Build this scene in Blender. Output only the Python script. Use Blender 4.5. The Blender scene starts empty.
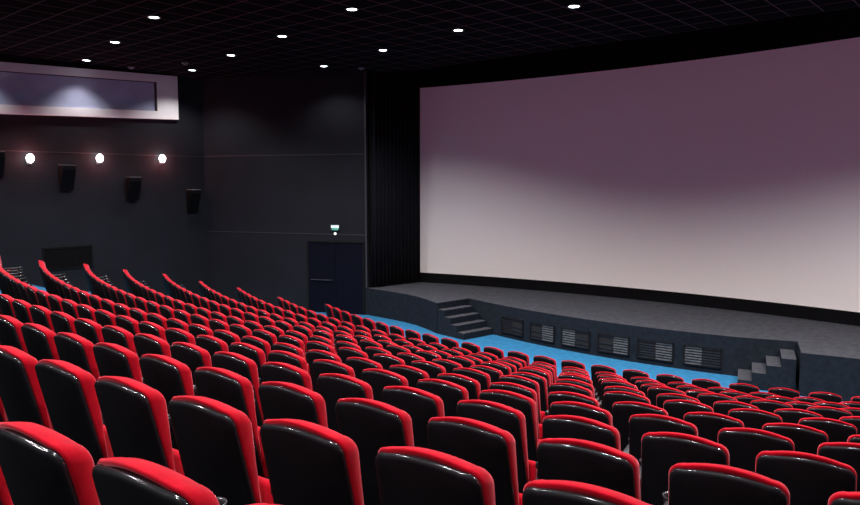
import bpy, bmesh, math, random
from mathutils import Vector, Matrix
random.seed(7)
C = bpy.context.scene.collection
PI = math.pi
# ------------------------------------------------------------------ camera
# hall frame: X across the hall (right), Y towards the screen, Z up, origin on the floor at the middle of the stage front
EYE = 3.956; FPX = 705.0; CAM = (7.640, -14.928); YAW = 0.71603; PITCH = math.radians(5.593)
cd = bpy.data.cameras.new('camera'); cam = bpy.data.objects.new('camera', cd); C.objects.link(cam)
cam.location = (CAM[0], CAM[1], EYE); cam.rotation_euler = (PI/2-PITCH, 0, YAW)
cd.sensor_width = 36; cd.lens = 36*FPX/860; cd.clip_start = .05; cd.clip_end = 200
sc = bpy.context.scene; sc.camera = cam
vs = sc.view_settings; vs.view_transform = 'Standard'; vs.look = 'None'; vs.gamma = 1; vs.use_curve_mapping = False
vs.exposure = 0.0
w = bpy.data.worlds.new('world'); sc.world = w; w.use_nodes = True
bg = w.node_tree.nodes['Background']; bg.inputs[0].default_value = (.5, .5, .6, 1); bg.inputs[1].default_value = .002
DOWN_W = 680.0; DOWN_HALF = 63.0; DOWN_BLEND = .6; DOWN_COL = (1, .96, .97)
SCONCE_FILL_W = 66.0; SCONCE_FILL_COL = (1, .16, .17)

def project(p):
    dx, dy, dz = p[0]-CAM[0], p[1]-CAM[1], p[2]-EYE
    c, s = math.cos(YAW), math.sin(YAW)
    x = c*dx+s*dy; f = -s*dx+c*dy
    z = f*math.cos(PITCH)-dz*math.sin(PITCH); y = -(f*math.sin(PITCH)+dz*math.cos(PITCH))
    if z < .15: return None
    return 430+FPX*x/z, 252.5+FPX*y/z

# ------------------------------------------------------------------ materials
def mat(name, col, rough=.6, metal=0, spec=.5, sheen=0, emit=None, estr=0, noise=None, bump=None, sheen_tint=None, coat=0):
    m = bpy.data.materials.new(name); m.use_nodes = True
    nt = m.node_tree; b = nt.nodes['Principled BSDF']
    b.inputs['Base Color'].default_value = (*col, 1); b.inputs['Roughness'].default_value = rough
    b.inputs['Metallic'].default_value = metal; b.inputs['Specular IOR Level'].default_value = spec
    if sheen:
        b.inputs['Sheen Weight'].default_value = sheen; b.inputs['Sheen Roughness'].default_value = .4
        if sheen_tint: b.inputs['Sheen Tint'].default_value = (*sheen_tint, 1)
    if coat: b.inputs['Coat Weight'].default_value = coat; b.inputs['Coat Roughness'].default_value = .12
    if emit: b.inputs['Emission Color'].default_value = (*emit, 1); b.inputs['Emission Strength'].default_value = estr
    if noise or bump:
        tc = nt.nodes.new('ShaderNodeTexCoord'); n = nt.nodes.new('ShaderNodeTexNoise')
        nt.links.new(tc.outputs['Object'], n.inputs['Vector'])
        n.inputs['Scale'].default_value = (noise or bump)[0]; n.inputs['Detail'].default_value = 5
        if noise:
            r = nt.nodes.new('ShaderNodeValToRGB'); k = noise[1]
            r.color_ramp.elements[0].position = .3; r.color_ramp.elements[1].position = .7
            r.color_ramp.elements[0].color = (*[c*(1-k) for c in col], 1); r.color_ramp.elements[1].color = (*[min(1, c*(1+k)) for c in col], 1)
            nt.links.new(n.outputs['Fac'], r.inputs['Fac']); nt.links.new(r.outputs['Color'], b.inputs['Base Color'])
        if bump:
            bp = nt.nodes.new('ShaderNodeBump'); bp.inputs['Strength'].default_value = bump[1]; bp.inputs['Distance'].default_value = .01
            nt.links.new(n.outputs['Fac'], bp.inputs['Height']); nt.links.new(bp.outputs['Normal'], b.inputs['Normal'])
    return m
M_red = mat('red_velvet', (.34, .0016, .0098), .85, spec=.07, sheen=.30, sheen_tint=(1, .42, .48), noise=(14, .18))
M_shell = mat('black_shell_plastic', (.005, .005, .0065), .55, spec=.12, noise=(6, .2))
M_rim = mat('glossy_black_edge', (.01, .01, .012), .18, spec=.6)
M_arm = mat('black_arm_plastic', (.012, .012, .014), .4, spec=.5)
M_ring = mat('black_ring_plastic', (.03, .03, .034), .25, spec=.6)
M_leg = mat('dark_metal', (.05, .055, .065), .4, metal=.6)
M_carpet = mat('blue_carpet', (.024, .145, .285), .95, spec=.1, noise=(7, .15), bump=(180, .4))
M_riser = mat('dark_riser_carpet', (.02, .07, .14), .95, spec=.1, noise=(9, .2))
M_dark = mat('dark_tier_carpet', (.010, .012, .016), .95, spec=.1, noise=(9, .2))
M_wall = mat('dark_acoustic_wall', (.0088, .0106, .0150), .85, spec=.25, noise=(1.1, .18), bump=(120, .3))
M_seam = mat('wall_seam', (.03, .032, .038), .6)
M_black = mat('matt_black', (.004, .004, .005), .9, spec=.1, noise=(3, .2))
M_curtain = mat('black_curtain_cloth', (.008, .009, .013), .9, spec=.1, sheen=.1, noise=(4, .2))
M_screen = mat('screen_cloth', (.87, .845, .835), .9, spec=.05, noise=(60, .015))
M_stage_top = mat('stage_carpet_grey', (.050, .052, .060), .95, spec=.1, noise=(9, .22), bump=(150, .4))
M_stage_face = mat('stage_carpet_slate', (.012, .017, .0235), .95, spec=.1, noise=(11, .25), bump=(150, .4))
M_door = mat('navy_door', (.003, .004, .010), .7, spec=.08, noise=(3, .15))
M_panel = mat('pale_panel_paint', (.82, .80, .80), .8, spec=.2, noise=(2, .04))
M_glass = mat('bluish_glass', (.42, .44, .60), .12, spec=.6, noise=(1.5, .1))
M_frame = mat('dark_frame', (.03, .025, .028), .5)
M_speaker = mat('speaker_black', (.004, .004, .0045), .8, spec=.1, noise=(30, .3))
M_speaker_top = mat('speaker_grey_top', (.22, .22, .23), .5)
M_bulb = mat('sconce_bulb', (1, .9, .9), .4, emit=(1, .80, .77), estr=18)
M_lens = mat('downlight_lens', (1, 1, 1), .4, emit=(.86, .94, 1), estr=9)
M_trim = mat('downlight_trim', (.03, .03, .032), .4, metal=.4)
M_unlit = mat('unlit_grey', (.16, .16, .17), .5)
M_exit_w = mat('exit_sign_face', (.7, .8, .78), .5, emit=(.62, .78, .76), estr=.55)
M_exit_g = mat('exit_sign_green', (.05, .4, .3), .5, emit=(.10, .42, .36), estr=.4)
M_small = mat('small_lamp_white', (.9, .9, .88), .4, emit=(1, .97, .93), estr=.9)
M_grille = mat('dark_grille', (.007, .007, .008), .8, spec=.15)
M_vent_a = mat('vent_steel_dark', (.020, .022, .026), .45, metal=.3, noise=(14, .5))
M_vent_b = mat('vent_steel_light', (.13, .135, .14), .5, metal=.3, noise=(14, .45))
M_hole = mat('vent_dark_recess', (.006, .006, .007), .9)

def ceiling_mat():
    m = bpy.data.materials.new('black_grid_ceiling'); m.use_nodes = True
    nt = m.node_tree; b = nt.nodes['Principled BSDF']
    tc = nt.nodes.new('ShaderNodeTexCoord'); br = nt.nodes.new('ShaderNodeTexBrick')
    nt.links.new(tc.outputs['Object'], br.inputs['Vector'])
    br.offset = 0; br.squash = 1
    br.inputs['Color1'].default_value = (.004, .004, .005, 1); br.inputs['Color2'].default_value = (.005, .005, .006, 1)
    br.inputs['Mortar'].default_value = (.14, .09, .10, 1); br.inputs['Scale'].default_value = 1  # grid lines tinted pink, painting in the red bounce from the seats
    br.inputs['Mortar Size'].default_value = .010; br.inputs['Mortar Smooth'].default_value = .1
    br.inputs['Brick Width'].default_value = .6; br.inputs['Row Height'].default_value = .6
    nt.links.new(br.outputs['Color'], b.inputs['Base Color']); b.inputs['Roughness'].default_value = .95
    b.inputs['Specular IOR Level'].default_value = .02
    return m
M_ceiling = ceiling_mat()

# ------------------------------------------------------------------ helpers
def link_mesh(name, bm, m, parent=None, smooth=False):
    bmesh.ops.recalc_face_normals(bm, faces=bm.faces)
    me = bpy.data.meshes.new(name); bm.to_mesh(me); bm.free()
    for mm in (m if isinstance(m, (list, tuple)) else [m]): me.materials.append(mm)
    if smooth:
        for p in me.polygons: p.use_smooth = True
    o = bpy.data.objects.new(name, me); C.objects.link(o)
    if parent: o.parent = parent
    return o
def tag(o, label, cat, group=None):
    o['label'] = label; o['category'] = cat
    if group: o['group'] = group
    return o
def struct(o): o['kind'] = 'structure'; return o
def thing(name, label, cat, loc=(0, 0, 0), rz=0, group=None):
    o = bpy.data.objects.new(name, None); C.objects.link(o); o.empty_display_size = .1
    o.location = loc; o.rotation_euler = (0, 0, rz)
    return tag(o, label, cat, group)
def add_box(bm, x0, x1, y0, y1, z0, z1, bev=0, mi=0, mtx=None):
    r = bmesh.ops.create_cube(bm, size=1)
    vsx = r['verts']
    for v in vsx: v.co = Vector((x0+(v.co.x+.5)*(x1-x0), y0+(v.co.y+.5)*(y1-y0), z0+(v.co.z+.5)*(z1-z0)))
    fs = list({f for v in vsx for f in v.link_faces})
    if bev:
        es = list({e for v in vsx for e in v.link_edges})
        g = bmesh.ops.bevel(bm, geom=es, offset=bev, segments=2, affect='EDGES', profile=.6)
        vsx = list({v for f in g['faces'] for v in f.verts} | {v for v in vsx if v.is_valid})
        fs = list({f for v in vsx for f in v.link_faces})
    for f in fs: f.material_index = mi
    if mtx: bmesh.ops.transform(bm, matrix=mtx, verts=vsx)
    return vsx
def add_cyl(bm, p0, p1, r0, r1=None, seg=16, mi=0):
    p0, p1 = Vector(p0), Vector(p1); r1 = r0 if r1 is None else r1
    d = p1-p0; m = Matrix.Translation((p0+p1)/2) @ d.to_track_quat('Z', 'Y').to_matrix().to_4x4()
    r = bmesh.ops.create_cone(bm, cap_ends=True, segments=seg, radius1=r0, radius2=r1, depth=d.length, matrix=m)
    for f in {f for v in r['verts'] for f in v.link_faces}: f.material_index = mi
def prism(bm, poly, z0, z1, mi_side=0, mi_top=0):
    n = len(poly); lo = [bm.verts.new((x, y, z0)) for x, y in poly]; hi = [bm.verts.new((x, y, z1)) for x, y in poly]
    f = bm.faces.new(hi); f.material_index = mi_top
    f = bm.faces.new(lo[::-1]); f.material_index = mi_side
    for i in range(n):
        f = bm.faces.new((lo[i], lo[(i+1) % n], hi[(i+1) % n], hi[i])); f.material_index = mi_side
def fill_holes(bm): pass

# ------------------------------------------------------------------ seating plan (rows are arcs, nearest the stage first)
ROWS = [  # arc centre x, y, radius, seat-top depth below the eye, angle of one chair, seat spacing, angle of the left end
    (0.207, 11.869, 16.471, 2.976, -.3545, .5315, -20.31),
    (0.095, 12.266, 17.800, 2.822, 0.1262, .532, -21.5),
    (-.003, 12.755, 19.041, 2.652, 0.1438, .532, -23.7),
    (-.116, 13.227, 20.311, 2.471, 0.1603, .532, -23.3),
    (-.194, 13.720, 21.560, 2.280, 0.1730, .532, -23.8),
    (-.234, 14.155, 22.865, 2.088, 0.1845, .532, -22.4),
    (-.200, 14.604, 24.148, 1.887, -.0742, .5313, -21.5),
    (-.101, 15.013, 25.463, 1.676, -.0324, .5294, -20.2),
    (0.097, 15.439, 26.752, 1.454, .0197, .5327, -19.4),
    (0.324, 15.869, 28.023, 1.241, .0078, .5327, -19.0),
    (0.525, 16.313, 29.273, 1.041, .0525, .5334, -18.3),
    (0.710, 16.777, 30.499, 0.861, .1109, .5309, -17.6),
    (0.880, 17.250, 31.700, 0.720, .1601, .5315, -17.0)]
TOPZ = .98
def rowz(k): return EYE-ROWS[k][3]-TOPZ if k < len(ROWS) else EYE-ROWS[-1][3]-TOPZ+.155*(k-len(ROWS)+1)
def arc_pt(k, a, dr=0):
    cx, cy, R = ROWS[k][:3]
    return cx+(R+dr)*math.sin(a), cy-(R+dr)*math.cos(a)

# ------------------------------------------------------------------ structure
WL = -12.7; WR = 12.7; WB = -26.0; CH = 7.25; RT = 8.0
CA = (-12.7, -2.54); CB = (-7.58, -.30)     # slanted wall with the exit door, left of the stage
cdir = Vector((CB[0]-CA[0], CB[1]-CA[1], 0)); clen = cdir.length; cdir.normalize(); cnor = Vector((cdir.y, -cdir.x, 0))  # into the hall
crot = math.atan2(cdir.y, cdir.x)

def tier_line(k):
    "edge of the step behind row k, from the left wall to the right wall"
    cx, cy, R = ROWS[min(k, len(ROWS)-1)][:3]; e = math.radians(ROWS[min(k, len(ROWS)-1)][6])
    XL = cx+R*math.sin(e)-.32; XR = cx-R*math.sin(e)+.32
    extra = .17+.85*max(0, k-len(ROWS)+1)
    R += extra
    pts = []
    n = 44
    for i in range(n+1):
        x = XL+(XR-XL)*i/n
        s = max(-.99, min(.99, (x-cx)/R)); pts.append((x, cy-R*math.sqrt(1-s*s)))
    return [(WL, pts[0][1])]+pts+[(WR, pts[-1][1])]
bm = bmesh.new()
NT = 16
lines = [tier_line(k) for k in range(NT)]
def strip(a, b, za, zb, mi, dark=False):
    va = [bm.verts.new((x, y, za)) for x, y in a]; vb = [bm.verts.new((x, y, zb)) for x, y in b]
    for i in range(len(a)-1):
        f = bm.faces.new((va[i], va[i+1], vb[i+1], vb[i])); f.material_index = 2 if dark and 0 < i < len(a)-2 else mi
front = [(x, 4.4) for x, y in lines[0]]
strip(lines[0], front, 0, 0, 0)
for k in range(NT):
    z0, z1 = rowz(k), rowz(k+1)
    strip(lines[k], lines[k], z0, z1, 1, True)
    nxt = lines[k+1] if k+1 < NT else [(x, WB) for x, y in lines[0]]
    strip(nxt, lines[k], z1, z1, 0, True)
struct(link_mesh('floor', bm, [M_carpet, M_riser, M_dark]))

def wall_quad(name, pts, m):
    bm = bmesh.new(); bm.faces.new([bm.verts.new(p) for p in pts])
    return struct(link_mesh(name, bm, m))
bm = bmesh.new(); add_box(bm, WL-.2, WL, WB, CA[1], 0, 8.0); struct(link_mesh('wall_left', bm, M_wall))
bm = bmesh.new(); add_box(bm, 0, clen, 0, .2, 0, 8.0)
o = struct(link_mesh('wall_front_left', bm, M_wall)); o.location = (*CA, 0); o.rotation_euler = (0, 0, crot)
wfl = o
bm = bmesh.new(); add_box(bm, CB[0]-.2, CB[0], CB[1]+.1, 4.4, 0, 8.0); struct(link_mesh('wall_stage_left', bm, M_black))
bm = bmesh.new(); add_box(bm, WR, WR+.2, WB, 4.6, 0, 8.0); struct(link_mesh('wall_right', bm, M_wall))
bm = bmesh.new(); add_box(bm, WL, WR, WB-.2, WB, 0, 8.0); struct(link_mesh('wall_back', bm, M_wall))
bm = bmesh.new(); add_box(bm, CB[0]-.2, WR, 4.4, 4.6, 0, 8.0); struct(link_mesh('wall_front', bm, M_black))
bm = bmesh.new(); add_box(bm, WL, WR, WB, .6, CH, CH+.12); struct(link_mesh('ceiling', bm, M_ceiling))
bm = bmesh.new(); add_box(bm, CB[0]-.2, WR, .6, 4.6, 7.88, 8.0); add_box(bm, CB[0]-.2, WR, .6, .72, CH+.12, 7.88)
struct(link_mesh('ceiling_stage', bm, M_black))
# seams on the dark walls
bm = bmesh.new()
for z in (4.82, 2.42): add_box(bm, .02, clen-.01, -.012, 0, z-.012, z+.012)
add_box(bm, clen-.05, clen, -.03, 0, .82, 7.24)
o = struct(link_mesh('trim_1', bm, M_seam)); o.location = (*CA, 0); o.rotation_euler = (0, 0, crot)
bm = bmesh.new()
add_box(bm, WL, WL+.012, -18, CA[1], 4.79, 4.81)
struct(link_mesh('trim_2', bm, M_seam))

# pale upper panel with the glazed control-room window on the left wall
bm = bmesh.new(); PV = -3.44; WV = -4.12
def slope(bm):     # the upper panel rises slightly towards the screen
    for v in bm.verts: v.co.z += .037*(v.co.y-PV)
    return bm
for (y0, y1, z0, z1) in ((-13, PV, 6.99, 7.21), (-13, PV, 5.91, 6.14), (WV, PV, 6.14, 6.99)):
    add_box(bm, WL, WL+.12, y0, y1, z0, z1)
struct(link_mesh('trim_3', slope(bm), M_panel))
bm = bmesh.new(); add_box(bm, WL+.01, WL+.07, -13, WV, 6.14, 6.99)
win = struct(link_mesh('window_1', slope(bm), M_glass))
bm = bmesh.new(); add_box(bm, WL+.07, WL+.125, WV-.05, WV, 6.14, 6.99); add_box(bm, WL+.07, WL+.1, -13, WV-.05, 6.965, 6.99)
link_mesh('window_frame', slope(bm), M_frame, win)

# exit door on the slanted wall
d0, d1 = (Vector((-9.38, -1.10))-Vector(CA)).length, (Vector((-7.66, -.34))-Vector(CA)).length
bm = bmesh.new(); dm = (d0+d1)/2
add_box(bm, d0+.04, dm-.004, -.03, 0, .01, 2.17, .004); add_box(bm, dm+.004, d1-.04, -.03, 0, .01, 2.17, .004)
door = struct(link_mesh('door_1', bm, M_door)); door.location = (*CA, 0); door.rotation_euler = (0, 0, crot)
bm = bmesh.new()
add_box(bm, d0, d0+.04, -.045, 0, 0, 2.21); add_box(bm, d1-.04, d1, -.045, 0, 0, 2.21); add_box(bm, d0, d1, -.05, 0, 2.17, 2.21)
link_mesh('door_frame', bm, M_grille, door)
bm = bmesh.new(); add_cyl(bm, (d0+.12, -.08, 1.02), (dm-.1, -.08, 1.02), .014)
add_cyl(bm, (d0+.16, -.08, 1.02), (d0+.16, -.02, 1.02), .012); add_cyl(bm, (dm-.16, -.08, 1.02), (dm-.16, -.02, 1.02), .012)
link_mesh('push_bar', bm, M_leg, door)

# ------------------------------------------------------------------ stage
ST = .82
xs = 3.10; xe = 4.26
def fy(x): return -.04-.34*max(0, 1-(x/3.15)**2)      # the recessed front bows out a little
outline = [(CB[0]+.0, -.30), (-7.2, -.31), (-6.6, -.33), (-6.0, -.38), (-5.4, -.50), (-4.9, -.68), (-4.262, -.96),
           (-4.105, .20)] + [(-xs+2*xs*i/24, fy(-xs+2*xs*i/24)) for i in range(25)] + [(4.10, .30), (4.40, -.68),
           (4.9, -.58), (5.6, -.46), (6.6, -.36), (8.5, -.32), (WR, -.30), (WR, 4.39), (CB[0], 4.39)]
bm = bmesh.new(); prism(bm, outline, 0, ST, 0, 1)
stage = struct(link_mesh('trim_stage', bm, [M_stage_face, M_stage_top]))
stage.name = 'floor_stage'
NS = 4
def stair(side, label):
    t = thing('stage_steps', label, 'steps', (side*xs, fy(xs)-.005, 0), (.295 if side > 0 else -.15))
    dep = .87 if side > 0 else 1.06
    run = 1.0/NS
    for i in range(NS):
        bm = bmesh.new()
        x0 = side*i*run; x1 = side*1.0
        zt = ST*(i+1)/(NS+1)*1.0; zb = ST*i/(NS+1)
        a, b = min(x0, x1), max(x0, x1)
        vs_ = add_box(bm, a, b, -dep, -.004, zb+.0005, zt)
        bm.faces.ensure_lookup_table()
        for f in bm.faces:
            f.normal_update()
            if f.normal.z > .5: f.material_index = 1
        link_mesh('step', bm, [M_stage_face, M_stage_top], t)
    return t
stair(-1, 'dark carpeted steps up to the left part of the stage')
stair(1, 'dark carpeted steps up to the right part of the stage, partly behind the front seats')

# equipment vents in the recessed stage front
def vent(px0, px1, kinds, label):
    xm = (px0+px1)/2; sl = .34*2*xm/3.15**2
    t = thing('stage_vent', label, 'vent', (xm, fy(xm)-.005-.5*abs(sl)*0, .12), math.atan(sl), 'vents in the stage front')
    hw = (px1-px0)/2; hgt = .42
    bm = bmesh.new()
    add_box(bm, -hw, hw, -.03, -.001, 0, .025); add_box(bm, -hw, hw, -.03, -.001, hgt-.025, hgt)
    add_box(bm, -hw, -hw+.025, -.03, -.001, 0, hgt); add_box(bm, hw-.025, hw, -.03, -.001, 0, hgt)
    link_mesh('frame', bm, M_grille, t)
    bm = bmesh.new(); add_box(bm, -hw+.02, hw-.02, -.006, -.001, .02, hgt-.02); link_mesh('backing', bm, M_hole, t)
    for s, kd in zip((-1, 1), kinds):
        bm = bmesh.new()
        x0, x1 = (-hw+.03, -.012) if s < 0 else (.012, hw-.03)
        n = 7
        for i in range(n):
            z = .04+(hgt-.08)*i/(n-1)
            if kd in 'x' and i in (2, 4, 5): continue
            add_box(bm, x0, x1, -.02, -.007, z-.013, z+.013, 0, 0, None)
        link_mesh('louvre', bm, M_vent_b if kd == 'l' else M_vent_a, t)
vx = [(-2.77, -2.02), (-1.80, -1.06), (-.86, -.10), (.10, .86), (1.05, 1.83), (2.03, 2.79)]
names = ['nearest the left stage steps', 'second from the left stage steps', 'third from the left stage steps', 'third from the right stage steps',
         'second from the right stage steps', 'nearest the right stage steps']
for (a, b), nm, kd in zip(vx, names, ('dx', 'xl', 'lx', 'xl', 'dl', 'ld')):
    vent(a, b, kd, 'grey louvred vent in the dark stage front, '+nm)

# ------------------------------------------------------------------ screen, masking, curtain
def scr_y(x): return 3.05-.0182*(x-1.3)**2
SX0, SX1, SZ0, SZ1 = -7.26, 8.6, 1.13, 6.91
t = thing('cinema_screen', 'large curved white cinema screen above the stage', 'screen', (1.3, 3.05, ST))
def curved(x0, x1, z0, z1, off, th, n=60, s0=0, s1=0):
    bm = bmesh.new(); rings = []
    for i in range(n+1):
        x = x0+(x1-x0)*i/n; y = scr_y(x)+off; zl, zh = z0+s0*(x-SX0), z1+s1*(x-SX0)
        rings.append([bm.verts.new((x-1.3, y-3.05, zl-ST)), bm.verts.new((x-1.3, y-3.05, zh-ST)), bm.verts.new((x-1.3, y-3.05+th, zh-ST)), bm.verts.new((x-1.3, y-3.05+th, zl-ST))])
    for a, b in zip(rings, rings[1:]):
        for j in range(4): bm.faces.new((a[j], b[j], b[(j+1) % 4], a[(j+1) % 4]))
    bm.faces.new(rings[0]); bm.faces.new(rings[-1][::-1])
    return bm
link_mesh('screen_cloth', curved(SX0, SX1, SZ0, SZ1, 0, .02, s1=.0155), M_screen, t, False)
link_mesh('lower_masking', curved(SX0, SX1, ST+.002, SZ0, .01, .03), M_black, t)
link_mesh('upper_masking', curved(SX0, SX1, SZ1, 7.85, .01, .03, s0=.0155), M_black, t)
# curtain between the slanted wall and the screen edge
bm = bmesh.new(); n = 150; p0 = Vector((CB[0]+.06, -.18)); p1 = Vector((SX0-.01, scr_y(SX0)-.02)); rings = []
dirn = (p1-p0).normalized(); nn = Vector((-dirn.y, dirn.x))
for i in range(n+1):
    s = i/n; p = p0.lerp(p1, s)+nn*(.045*math.sin(s*2*PI*13)+.012*math.sin(s*41))
    rings.append([bm.verts.new((p.x, p.y, z)) for z in (ST+.02, 3.5, 7.22 if p.y < .55 else 7.85)])
for a, b in zip(rings, rings[1:]):
    for j in range(2): bm.faces.new((a[j], b[j], b[j+1], a[j+1]))
o = link_mesh('stage_curtain', bm, M_curtain, None, True)
sm = o.modifiers.new('t', 'SOLIDIFY'); sm.thickness = .012
tag(o, 'tall black pleated curtain hanging between screen and exit door', 'curtain')

# ------------------------------------------------------------------ wall fittings
def sconce(v, z, label, light=True):
    t = thing('wall_lamp', label, 'lamp', (WL if label else WL, v, z), 0, 'glowing wall lamps on the left wall')
    bm = bmesh.new(); add_box(bm, 0, .03, -.07, .07, -.13, .10, .008); link_mesh('backplate', bm, M_leg, t)
    bm = bmesh.new(); add_cyl(bm, (.03, 0, -.03), (.12, 0, -.03), .018); add_cyl(bm, (.12, 0, -.06), (.12, 0, -.03), .03, .06); link_mesh('bracket', bm, M_leg, t)
    bm = bmesh.new(); bmesh.ops.create_uvsphere(bm, u_segments=20, v_segments=12, radius=.095, matrix=Matrix.Translation((.12, 0, .045)) @ Matrix.Diagonal((1, 1, 1.25, 1)))
    link_mesh('glass_globe', bm, M_bulb, t, True)
    return t
def sconce_and_fill_light(x, v, z, k=1):
    ld = bpy.data.lights.new('wall_lamp_and_fill_light', 'POINT'); ld.energy = SCONCE_FILL_W*k; ld.color = SCONCE_FILL_COL; ld.shadow_soft_size = .08
    o = bpy.data.objects.new('wall_lamp_and_fill_light', ld); C.objects.link(o); o.location = (x, v, z)
sconce(-7.72, 4.57, 'glowing pinkish wall lamp nearest the left edge of the photo')
sconce(-5.90, 4.62, 'glowing pinkish wall lamp in the middle of the three')
sconce(-4.02, 4.66, 'glowing pinkish wall lamp nearest the corner by the exit door')
for v in (-7.72, -5.90, -4.02, -9.6, -11.5):
    sconce_and_fill_light(WL+.30, v, 4.65, .3)
    sconce_and_fill_light(WR-.30, v, 4.65)      # unseen red fill lights added along the right wall to redden the screen
def speaker(v, z, label):
    t = thing('wall_speaker', label, 'speaker', (WL, v, z), 0, 'surround speakers on the left wall')
    hw, hh, dp = .175, .335, .28
    bm = bmesh.new()
    prof = [(.04, hh), (dp+.04, hh), (dp+.04-.0, hh-.12), (.10, -hh), (.04, -hh)]
    a = [bm.verts.new((x, -hw, zz)) for x, zz in prof]; b = [bm.verts.new((x, hw, zz)) for x, zz in prof]
    bm.faces.new(a); bm.faces.new(b[::-1])
    for i in range(len(prof)): bm.faces.new((a[i], a[(i+1) % 5], b[(i+1) % 5], b[i]))
    bmesh.ops.bevel(bm, geom=list(bm.edges), offset=.008, segments=2, affect='EDGES')
    link_mesh('cabinet', bm, M_speaker, t)
    bm = bmesh.new(); add_box(bm, .05, dp+.035, -hw+.006, hw-.006, hh+.0, hh+.012); link_mesh('top_plate', bm, M_speaker_top, t)
    bm = bmesh.new(); add_box(bm, 0, .04, -.06, .06, -.10, .10); link_mesh('bracket', bm, M_leg, t)
    bm = bmesh.new(); add_box(bm, -.005, .005, -hw+.02, hw-.02, -.22, .22, .003)
    o = link_mesh('grille', bm, M_grille, t); o.location = (.187, 0, -.06); o.rotation_euler = (0, math.atan2(.2, .5), 0)
speaker(-6.82, 4.11, 'black wall speaker hung highest, between the first two wall lamps')
speaker(-4.97, 3.80, 'black wall speaker below and between the middle and right wall lamps')
speaker(-3.05, 3.42, 'black wall speaker hung lowest, nearest the corner')
speaker(-8.55, 4.42, 'black wall speaker cut off by the left edge of the photo')
t = thing('wall_grille', 'dark ventilation grille low on the left wall', 'vent', (WL, -6.84, 1.60))
bm = bmesh.new(); add_box(bm, 0, .03, -.66, .66, 0, .03); add_box(bm, 0, .03, -.66, .66, .59, .62); add_box(bm, 0, .03, -.66, -.63, 0, .62); add_box(bm, 0, .03, .63, .66, 0, .62)
link_mesh('frame', bm, M_grille, t)
bm = bmesh.new(); add_box(bm, 0, .006, -.63, .63, .03, .59)
for i in range(14): add_box(bm, .006, .024, -.63, .63, .045+i*.04, .06+i*.04)
link_mesh('slats', bm, M_grille, t)

def on_chamfer(name, s, z, label, cat):
    p = Vector((*CA, 0))+cdir*s; return thing(name, label, cat, (p.x, p.y, z), crot)
sd = (Vector((-8.51, -.73))-Vector(CA)).length
t = on_chamfer('exit_sign', sd, 2.54, 'small lit green and white exit sign above the dark door', 'sign')
bm = bmesh.new(); add_box(bm, -.14, .14, -.05, -.001, 0, .17, .006); link_mesh('housing', bm, M_frame, t)
bm = bmesh.new(); add_box(bm, -.13, .13, -.056, -.0505, .075, .16); link_mesh('sign_face', bm, M_exit_w, t)
bm = bmesh.new(); add_box(bm, -.11, .11, -.056, -.0505, .01, .07); link_mesh('sign_strip', bm, M_exit_g, t)
t = on_chamfer('door_lamp', sd, 2.40, 'tiny white lamp on the wall just under the exit sign', 'lamp')
bm = bmesh.new(); add_cyl(bm, (0, -.001, .04), (0, -.03, .04), .05); link_mesh('base', bm, M_unlit, t)
bm = bmesh.new(); bmesh.ops.create_uvsphere(bm, u_segments=12, v_segments=8, radius=.04, matrix=Matrix.Translation((0, -.045, .04))); link_mesh('bulb', bm, M_small, t, True)

# ------------------------------------------------------------------ ceiling downlights
def downlight(x, y, label, fixture=True, near=0):
    if fixture:
        t = thing('ceiling_downlight', label, 'ceiling light', (x, y, CH), 0, 'round lit downlights in the black ceiling')
        bm = bmesh.new()
        seg = 24; prof = [(.135, 0), (.135, -.012), (.10, -.012), (.095, -.004), (.095, 0)]
        rr = [[bm.verts.new((r*math.cos(2*PI*i/seg), r*math.sin(2*PI*i/seg), z)) for r, z in prof] for i in range(seg)]
        for i in range(seg):
            for j in range(len(prof)-1): bm.faces.new((rr[i][j], rr[(i+1) % seg][j], rr[(i+1) % seg][j+1], rr[i][j+1]))
        link_mesh('trim_ring', bm, M_trim, t)
        bm = bmesh.new(); add_cyl(bm, (0, 0, -.009), (0, 0, -.002), .094, seg=24); link_mesh('lens', bm, M_lens, t)
    ld = bpy.data.lights.new('downlight_light', 'SPOT'); ld.energy = DOWN_W*(1-.75*near); ld.color = DOWN_COL
    ld.spot_size = math.radians(100 if near == 1 else 2*DOWN_HALF); ld.spot_blend = .8 if near == 1 else DOWN_BLEND; ld.shadow_soft_size = .08
    o = bpy.data.objects.new('downlight_light', ld); C.objects.link(o); o.location = (x, y, CH-.03)
s_ = 1.0
def ceil_pt(x, y): return CAM[0]+(x-CAM[0])*s_, CAM[1]+(y-CAM[1])*s_
DL = [((-5.96, -7.66), 'nearest of the far-left row, at the top left of the photo'),
      ((-9.01, -7.02), 'middle of the far-left row above the pale wall panel'),
      ((-12.0, -6.40), 'closest to the pale panel, last of the far-left row'),
      ((-2.51, -5.52), 'nearest of the middle row, at the top edge of the photo'),
      ((-5.51, -4.87), 'second of the middle row from the top edge'),
      ((-8.42, -4.28), 'third of the middle row from the top edge'),
      ((-11.37, -3.65), 'last of the middle row, by the left wall corner'),
      ((.78, -2.95), 'nearest of the row before the screen, highest over the screen'),
      ((-2.14, -2.76), 'second of the row before the screen, over its left part'),
      ((-4.98, -2.20), 'third of the row before the screen, left of the screen top'),
      ((-7.93, -1.59), 'last of the row before the screen, above the exit door wall')]
for (x, y), lb in DL:
    x, y = ceil_pt(x, y); downlight(x, y, 'small bright round downlight, '+lb, True, 1 if x < -11.8 else (.85 if x < -11 else 1.1 if x < -7.5 and y > -2 else 0))
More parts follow.
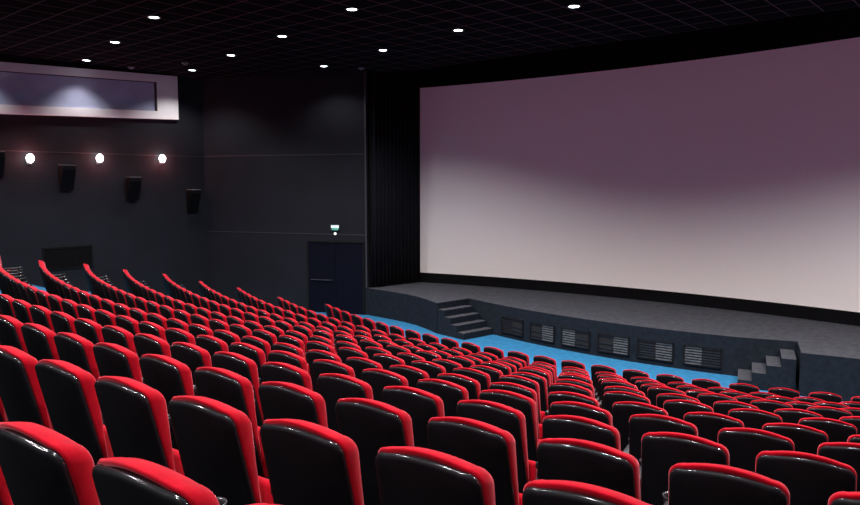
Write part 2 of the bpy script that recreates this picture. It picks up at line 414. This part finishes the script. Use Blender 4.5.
# the lamps of the rest of the hall, out of the picture behind the camera and to its right
for x, y in ((3.7, -2.5), (6.6, -1.8), (9.6, -1.2), (.7, -5.6), (3.7, -5.0), (6.7, -4.4), (9.7, -3.8), (-2.9, -8.1), (.2, -8.4), (3.3, -7.9), (6.4, -7.2), (9.4, -6.6),
             (-12.2, -9.1), (-9.2, -10.0), (-6.1, -10.6), (-3.0, -11.0), (.1, -11.2), (3.2, -10.8), (6.3, -10.2), (9.4, -9.6), (-5.8, -13.6), (-1.8, -14.0), (2.2, -13.9), (6.0, -13.4), (3.6, -16.4), (7.6, -15.9)):
    downlight(x, y, None, False, 1 if x < -11 else 0)
for i, ((x, y), lb) in enumerate((((-10.43, -4.42), 'small unlit grey ceiling fitting beside the corner downlight'), ((-7.39, -.66), 'small unlit grey ceiling fitting above the exit door wall'),
                   ((-12.25, -5.05), 'small unlit grey ceiling fitting above the end of the pale panel'))):
    x, y = ceil_pt(x, y)
    t = thing('ceiling_sensor', lb, 'sensor', (x, y, CH))
    bm = bmesh.new(); add_cyl(bm, (0, 0, -.015), (0, 0, -.001), .09, .10); link_mesh('base', bm, M_unlit, t)
    bm = bmesh.new(); add_cyl(bm, (0, 0, -.05), (0, 0, -.0155), .045, .07); link_mesh('cap', bm, M_unlit, t)

# ------------------------------------------------------------------ cinema seats
TH = math.radians(13)
def outline_half(w_bot, w_top, t0, t1, rc, crown, nc=7):
    "closed outline in (x, t), counter-clockwise from the bottom left"
    pts = []
    L = []
    for i in range(5): # right side going up
        f = i/5; tt = t0+(t1-crown-rc-t0)*f; L.append((w_bot+(w_top-w_bot)*f, tt))
    for i in range(nc+1):
        a = (PI/2)*i/nc; L.append((w_top-rc+rc*math.cos(a), t1-crown-rc+rc*math.sin(a)))
    xe_ = w_top-rc
    for i in range(1, 6):
        f = i/6; x = xe_*(1-f); L.append((x, t1-crown*(x/xe_)**2))
    Rt = L+[(0, t1)]
    Lf = [(-x, t) for x, t in L[::-1]]
    bot = [(-w_bot*(1-2*i/6), t0) for i in range(1, 6)]
    return Rt+Lf+bot
BACK = -.10   # the row line runs through the middle of the cushion's thickness
def place(x, t, n, T, curve=.038, drop=0):
    n2 = n+curve*(x/.24)**2
    return (x, n2*math.cos(TH)+(T-t)*math.sin(TH)+BACK, 1.0-(T-t)*math.cos(TH)+n2*math.sin(TH)-drop*max(0, n2))
def slab(out, rings, T, cpt, mis=None, drop=0):
    "rings: list of (scale about cpt, inset metres, depth function of t)"
    bm = bmesh.new(); RR = []
    for sc_, ins, df in rings:
        ring = []
        for x, t in out:
            dx, dt = x-cpt[0], t-cpt[1]; L = math.hypot(dx, dt)
            # inset roughly along the outline normal
            ix = math.copysign(min(ins, abs(dx)), dx) if abs(dx) > 1e-6 else 0; it = math.copysign(min(ins, abs(dt)), dt)
            xx = cpt[0]+(dx-ix*min(1, abs(dx)/.2))*sc_; tt = cpt[1]+(dt-it*min(1, abs(dt)/.2))*sc_
            ring.append(bm.verts.new(place(xx, tt, df(tt), T, drop=drop)))
        RR.append(ring)
    n = len(out)
    for q, (a, b) in enumerate(zip(RR, RR[1:])):
        for i in range(n):
            f = bm.faces.new((a[i], a[(i+1) % n], b[(i+1) % n], b[i]))
            if mis: f.material_index = mis[q]
    f1 = bm.faces.new(RR[0][::-1]); f2 = bm.faces.new(RR[-1])
    for f in bm.faces: f.smooth = True
    return bm
Tt = .60     # length of the back along its slope; t = 0 at z about .39
def build_seat():
    t = thing('cinema_chair', 'x', 'chair')
    # cushion of the backrest: thick at the top, thinning downwards, wraps over the shell
    out = outline_half(.219, .207, .06, Tt, .055, .024)
    d = lambda tt: .016+.088*max(0, min(1, (tt-.06)/(Tt-.08)))
    rings = [(.5, 0, lambda tt: .012), (1, .02, lambda tt: .010), (1, .006, lambda tt: .004), (1, 0, lambda tt: .014),
             (1, 0, lambda tt: d(tt)*.55), (1, .002, lambda tt: d(tt)*.80), (1, .010, lambda tt: d(tt)*.94), (1, .025, lambda tt: d(tt)), (.7, .02, lambda tt: d(tt)+.012), (.35, .01, lambda tt: d(tt)+.018)]
    o = link_mesh('backrest', slab(out, rings, Tt, (0, .34), None, .47), M_red, t)
    # shell behind it
    out = outline_half(.218, .202, -.04, Tt-.022, .056, .024)
    rings = [(.5, .01, lambda tt: .006), (1, .012, lambda tt: .006), (1, .004, lambda tt: .004), (1, .0, lambda tt: -.004), (1, .001, lambda tt: -.012), (1, .006, lambda tt: -.019),
             (1, .014, lambda tt: -.021), (.85, .012, lambda tt: -.025), (.5, .01, lambda tt: -.03), (.2, 0, lambda tt: -.031)]
    sh = slab(out, rings, Tt, (0, .28), [0, 0, 0, 1, 0, 0, 0, 0, 0])
    link_mesh('back_shell', sh, [M_shell, M_rim], t)
    # tipped-up seat cushion with its black underside
    mt = Matrix.Translation((0, .19+BACK, .34)) @ Matrix.Rotation(math.radians(-10), 4, 'X')
    bm = bmesh.new(); add_box(bm, -.216, .216, 0, .055, 0, .27, .024, 0, mt)
    s = link_mesh('seat_cushion', bm, M_red, t, True)
    bm = bmesh.new(); add_box(bm, -.196, .196, .057, .080, .01, .25, .011, 0, mt)
    link_mesh('seat_pan', bm, M_arm, s, True)
    return t
def arm_mesh():
    bm = bmesh.new(); add_box(bm, -.024, .024, .06, .34, .595, .635, .010); return bm
def arm(parent, x):
    a = link_mesh('armrest', arm_mesh(), M_arm, parent, True); a.location = (x, 0, 0)
    bm = bmesh.new(); seg = 20; prof = [(.030, .57), (.038, .57), (.044, .640), (.046, .645), (.040, .645), (.037, .637)]
    rr = [[bm.verts.new((r*math.cos(2*PI*i/seg), .378+r*math.sin(2*PI*i/seg), z)) for r, z in prof] for i in range(seg)]
    for i in range(seg):
        for j in range(len(prof)): bm.faces.new((rr[i][j], rr[(i+1) % seg][j], rr[(i+1) % seg][(j+1) % len(prof)], rr[i][(j+1) % len(prof)]))
    c = link_mesh('cup_holder', bm, M_ring, a, True)
    bm = bmesh.new()
    add_box(bm, -.016, .016, .12, .30, .03, .60, .006); add_box(bm, -.022, .022, .06, .36, 0, .03, .006)
    l = link_mesh('leg', bm, M_leg, parent); l.location = (x, 0, 0)
    return a, l
proto = build_seat(); arm(proto, -.2775)
end_arm, end_leg = None, None
def copy_seat(src):
    r = src.copy(); C.objects.link(r)
    for ch in list(src.children):
        c = ch.copy(); C.objects.link(c); c.parent = r
        for g in ch.children:
            d = g.copy(); C.objects.link(d); d.parent = c
    return r
def a_from_px(k, px, py):
    "angle on row k whose seat top projects nearest to a photo column"
    best = None
    for i in range(4000):
        a = -.5+1.3*i/4000
        q = project((*arc_pt(k, a), rowz(k)+TOPZ))
        if q is None: continue
        e = abs(q[0]-px)
        if best is None or e < best[0]: best = (e, a)
    return best[1]
ORD = ['first', 'second', 'third', 'fourth', 'fifth', 'sixth', 'seventh', 'eighth', 'ninth', 'tenth', 'eleventh', 'twelfth', 'thirteenth', 'fourteenth', 'fifteenth',
       'sixteenth', 'seventeenth', 'eighteenth', 'nineteenth', 'twentieth']+[t+o for t in ('twenty', 'thirty', 'forty') for o in ('first', 'second', 'third', 'fourth', 'fifth', 'sixth', 'seventh', 'eighth', 'ninth')]
ROWN = ['row nearest the stage', 'second row from the stage', 'third row from the stage', 'fourth row from the stage', 'fifth row from the stage', 'sixth row from the stage',
        'seventh row from the stage', 'sixth row from the camera', 'fifth row from the camera', 'fourth row from the camera', 'third row from the camera', 'second row from the camera', 'row nearest the camera']
used = False
for k, (cx, cy, R, hh, a0, sp, le) in enumerate(ROWS):
    st = sp/R; le = math.radians(le)
    lo = round((le-a0)/st); xr = cx-R*math.sin(le)+.25
    seats = []
    for i in range(lo, lo+60):
        a = a0+i*st; x, y = arc_pt(k, a)
        q = project((x, y, rowz(k)+TOPZ))
        if x > xr or q is None or q[0] > 915 or q[1] > 545: break
        if q[0] < -40: continue
        seats.append((a, x, y, q))
    leftcut = k > 7
    for n, (a, x, y, q) in enumerate(seats):
        o = proto if not used else copy_seat(proto)
        used = True
        o.location = (x, y, rowz(k)); o.rotation_euler = (0, 0, a-.03)
        if not leftcut: lb = 'red cinema chair, %s from the left aisle, %s' % (ORD[n], ROWN[k])
        else: lb = "red cinema chair, %s from the photo's left edge, %s" % (ORD[n], ROWN[k])
        if n == 0 and not leftcut: lb = 'red cinema chair at the left aisle end of the %s' % ROWN[k]
        for ch in o.children:
            if ch.name.split('.')[0] in ('armrest', 'leg'): ch.location.x = -sp/2
        o['label'] = lb; o['group'] = 'cinema chairs, '+ROWN[k]
    # closing armrest and leg at the right end of the row
    arm(o, sp/2)
